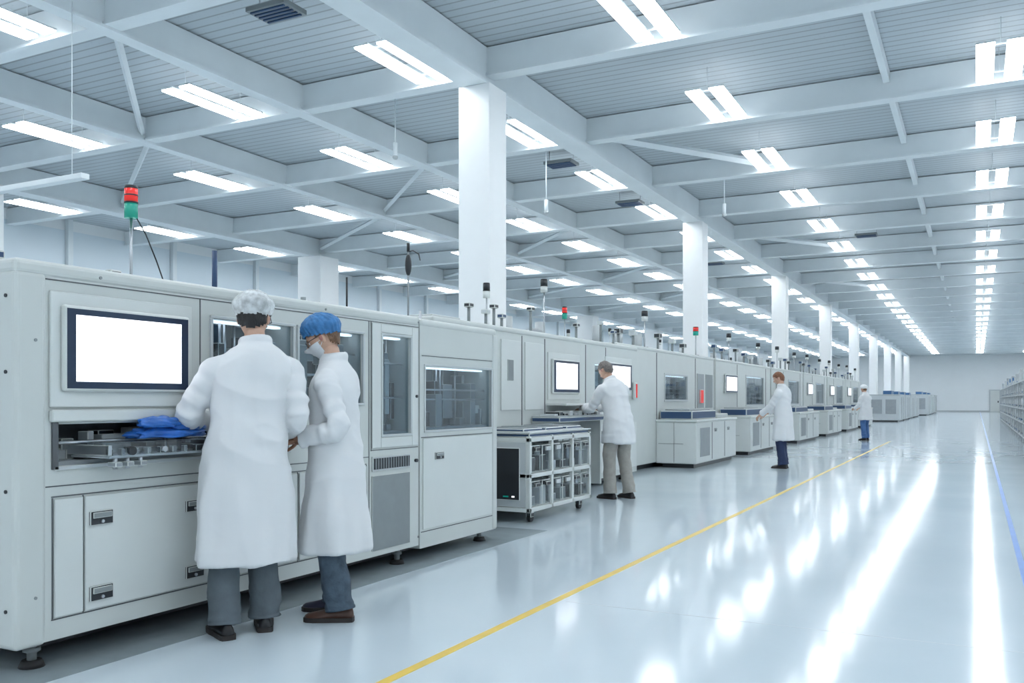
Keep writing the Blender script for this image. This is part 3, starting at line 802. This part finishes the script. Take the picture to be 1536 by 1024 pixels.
    if glasses:
        for sg in (-1,1):
            B.tube([Mh@Vector((sg*.055,.088,.012)),Mh@Vector((sg*.084,.07,.012)),Mh@Vector((sg*.086,-.01,.014))],.0022,m_black,seg=6)
            pts=[Mh@Vector((sg*.032+.024*math.cos(a),.099,.004+.017*math.sin(a))) for a in [2*math.pi*k/14 for k in range(15)]]
            B.tube(pts,.0018,m_black,seg=6)
    s=H/1.78
    return B.obj(name,(loc[0],loc[1],0),math.atan2(face[1],face[0])-math.pi/2,place=True,scale=s)

person('lab_worker',(-3.55,3.70),(-.8,.6),H=1.85,lean=.08,hem=.38,hemr=(.236,.18),side=.09,
       wr={'L':(-.15,.30,1.11),'R':(.26,.16,1.05)},pole={'L':(-1.1,-.5,-1.0),'R':(.1,-1,-.5)},
       hp=.28,hy=-.35,pants=m_pgrey1,shoes=(m_shoeb,m_shoeb),hair=m_hairblk,cap=1.25,capm=m_net,
       feet=[(-.115,-.02,.15),(.11,.06,-.15)],skin=m_skin,handm=m_skin2,curl=.8,vox=.0085,seed=1,glasses=True,build=1.04,shw=.183,hdir={'R':(-.1,.9,-.1)})
person('lab_worker',(-3.36,4.24),(-.93,-.36),H=1.76,lean=.03,hem=.40,hemr=(.225,.205),
       wr={'L':(-.19,.15,1.06),'R':(.06,.26,1.07)},pole={'L':(-.3,-1,-.5),'R':(.4,-1,-.8)},
       hp=.50,hy=.15,pants=m_jean,shoes=(m_shoebr,m_shoenv),hair=m_hairbrn,cap=1.1,capm=m_capblue,mask=True,
       feet=[(-.13,-.04,.1),(.12,.06,.05)],skin=m_skin,handm=m_skin2,curl=.9,vox=.0085,seed=2,glasses=True,build=.97,shw=.175)
person('lab_worker',(-4.12,10.98),(-.88,.42),H=1.82,lean=.34,hem=.70,hemr=(.235,.17),
       wr={'L':(-.17,.50,1.13),'R':(.15,.52,1.13)},hp=.25,hy=.1,pants=m_khaki,shoes=(m_shoeb,m_shoeb),hair=m_hairgry,
       feet=[(-.13,.04,.1),(.13,-.04,-.1)],curl=.6,vox=.012,seed=3)
person('lab_worker',(-3.21,17.25),(-.97,.2),H=1.80,lean=.06,hem=.52,hemr=(.24,.175),
       wr={'L':(-.14,.36,1.0),'R':(.14,.34,1.02)},hp=.35,hy=.1,pants=m_navyt,shoes=(m_shoeb,m_shoeb),hair=m_hairred,
       feet=[(-.09,.0,.1),(.09,.05,-.1)],curl=.6,vox=.014,seed=4)
person('lab_worker',(-3.13,30.5),(-.8,.55),H=1.74,lean=.05,hem=.66,hemr=(.24,.17),
       wr={'L':(-.16,.30,1.05),'R':(.16,.32,1.05)},hp=.3,hy=0,pants=m_bluej,shoes=(m_shoeb,m_shoeb),hair=m_hairbrn,cap=1.0,capm=m_capwhite,
       feet=[(-.09,.0,.1),(.09,.05,-.1)],curl=.6,vox=.016,seed=5)

# ------------------------------------------------------------ world, camera
w = bpy.data.worlds.new('World'); scene.world = w; w.use_nodes = True
w.node_tree.nodes['Background'].inputs[0].default_value = (.8,.88,1,1); w.node_tree.nodes['Background'].inputs[1].default_value = .6
cam = bpy.data.cameras.new('camera'); co = bpy.data.objects.new('camera', cam); scene.collection.objects.link(co)
co.location = (0,0,1.27); co.rotation_euler = (math.pi/2, 0, math.atan(697/1350))
cam.sensor_width = 36; cam.clip_end = 400; cam.clip_start=.05
cam.lens = 36*1350/1536; cam.shift_y = 88/1536
scene.camera = co
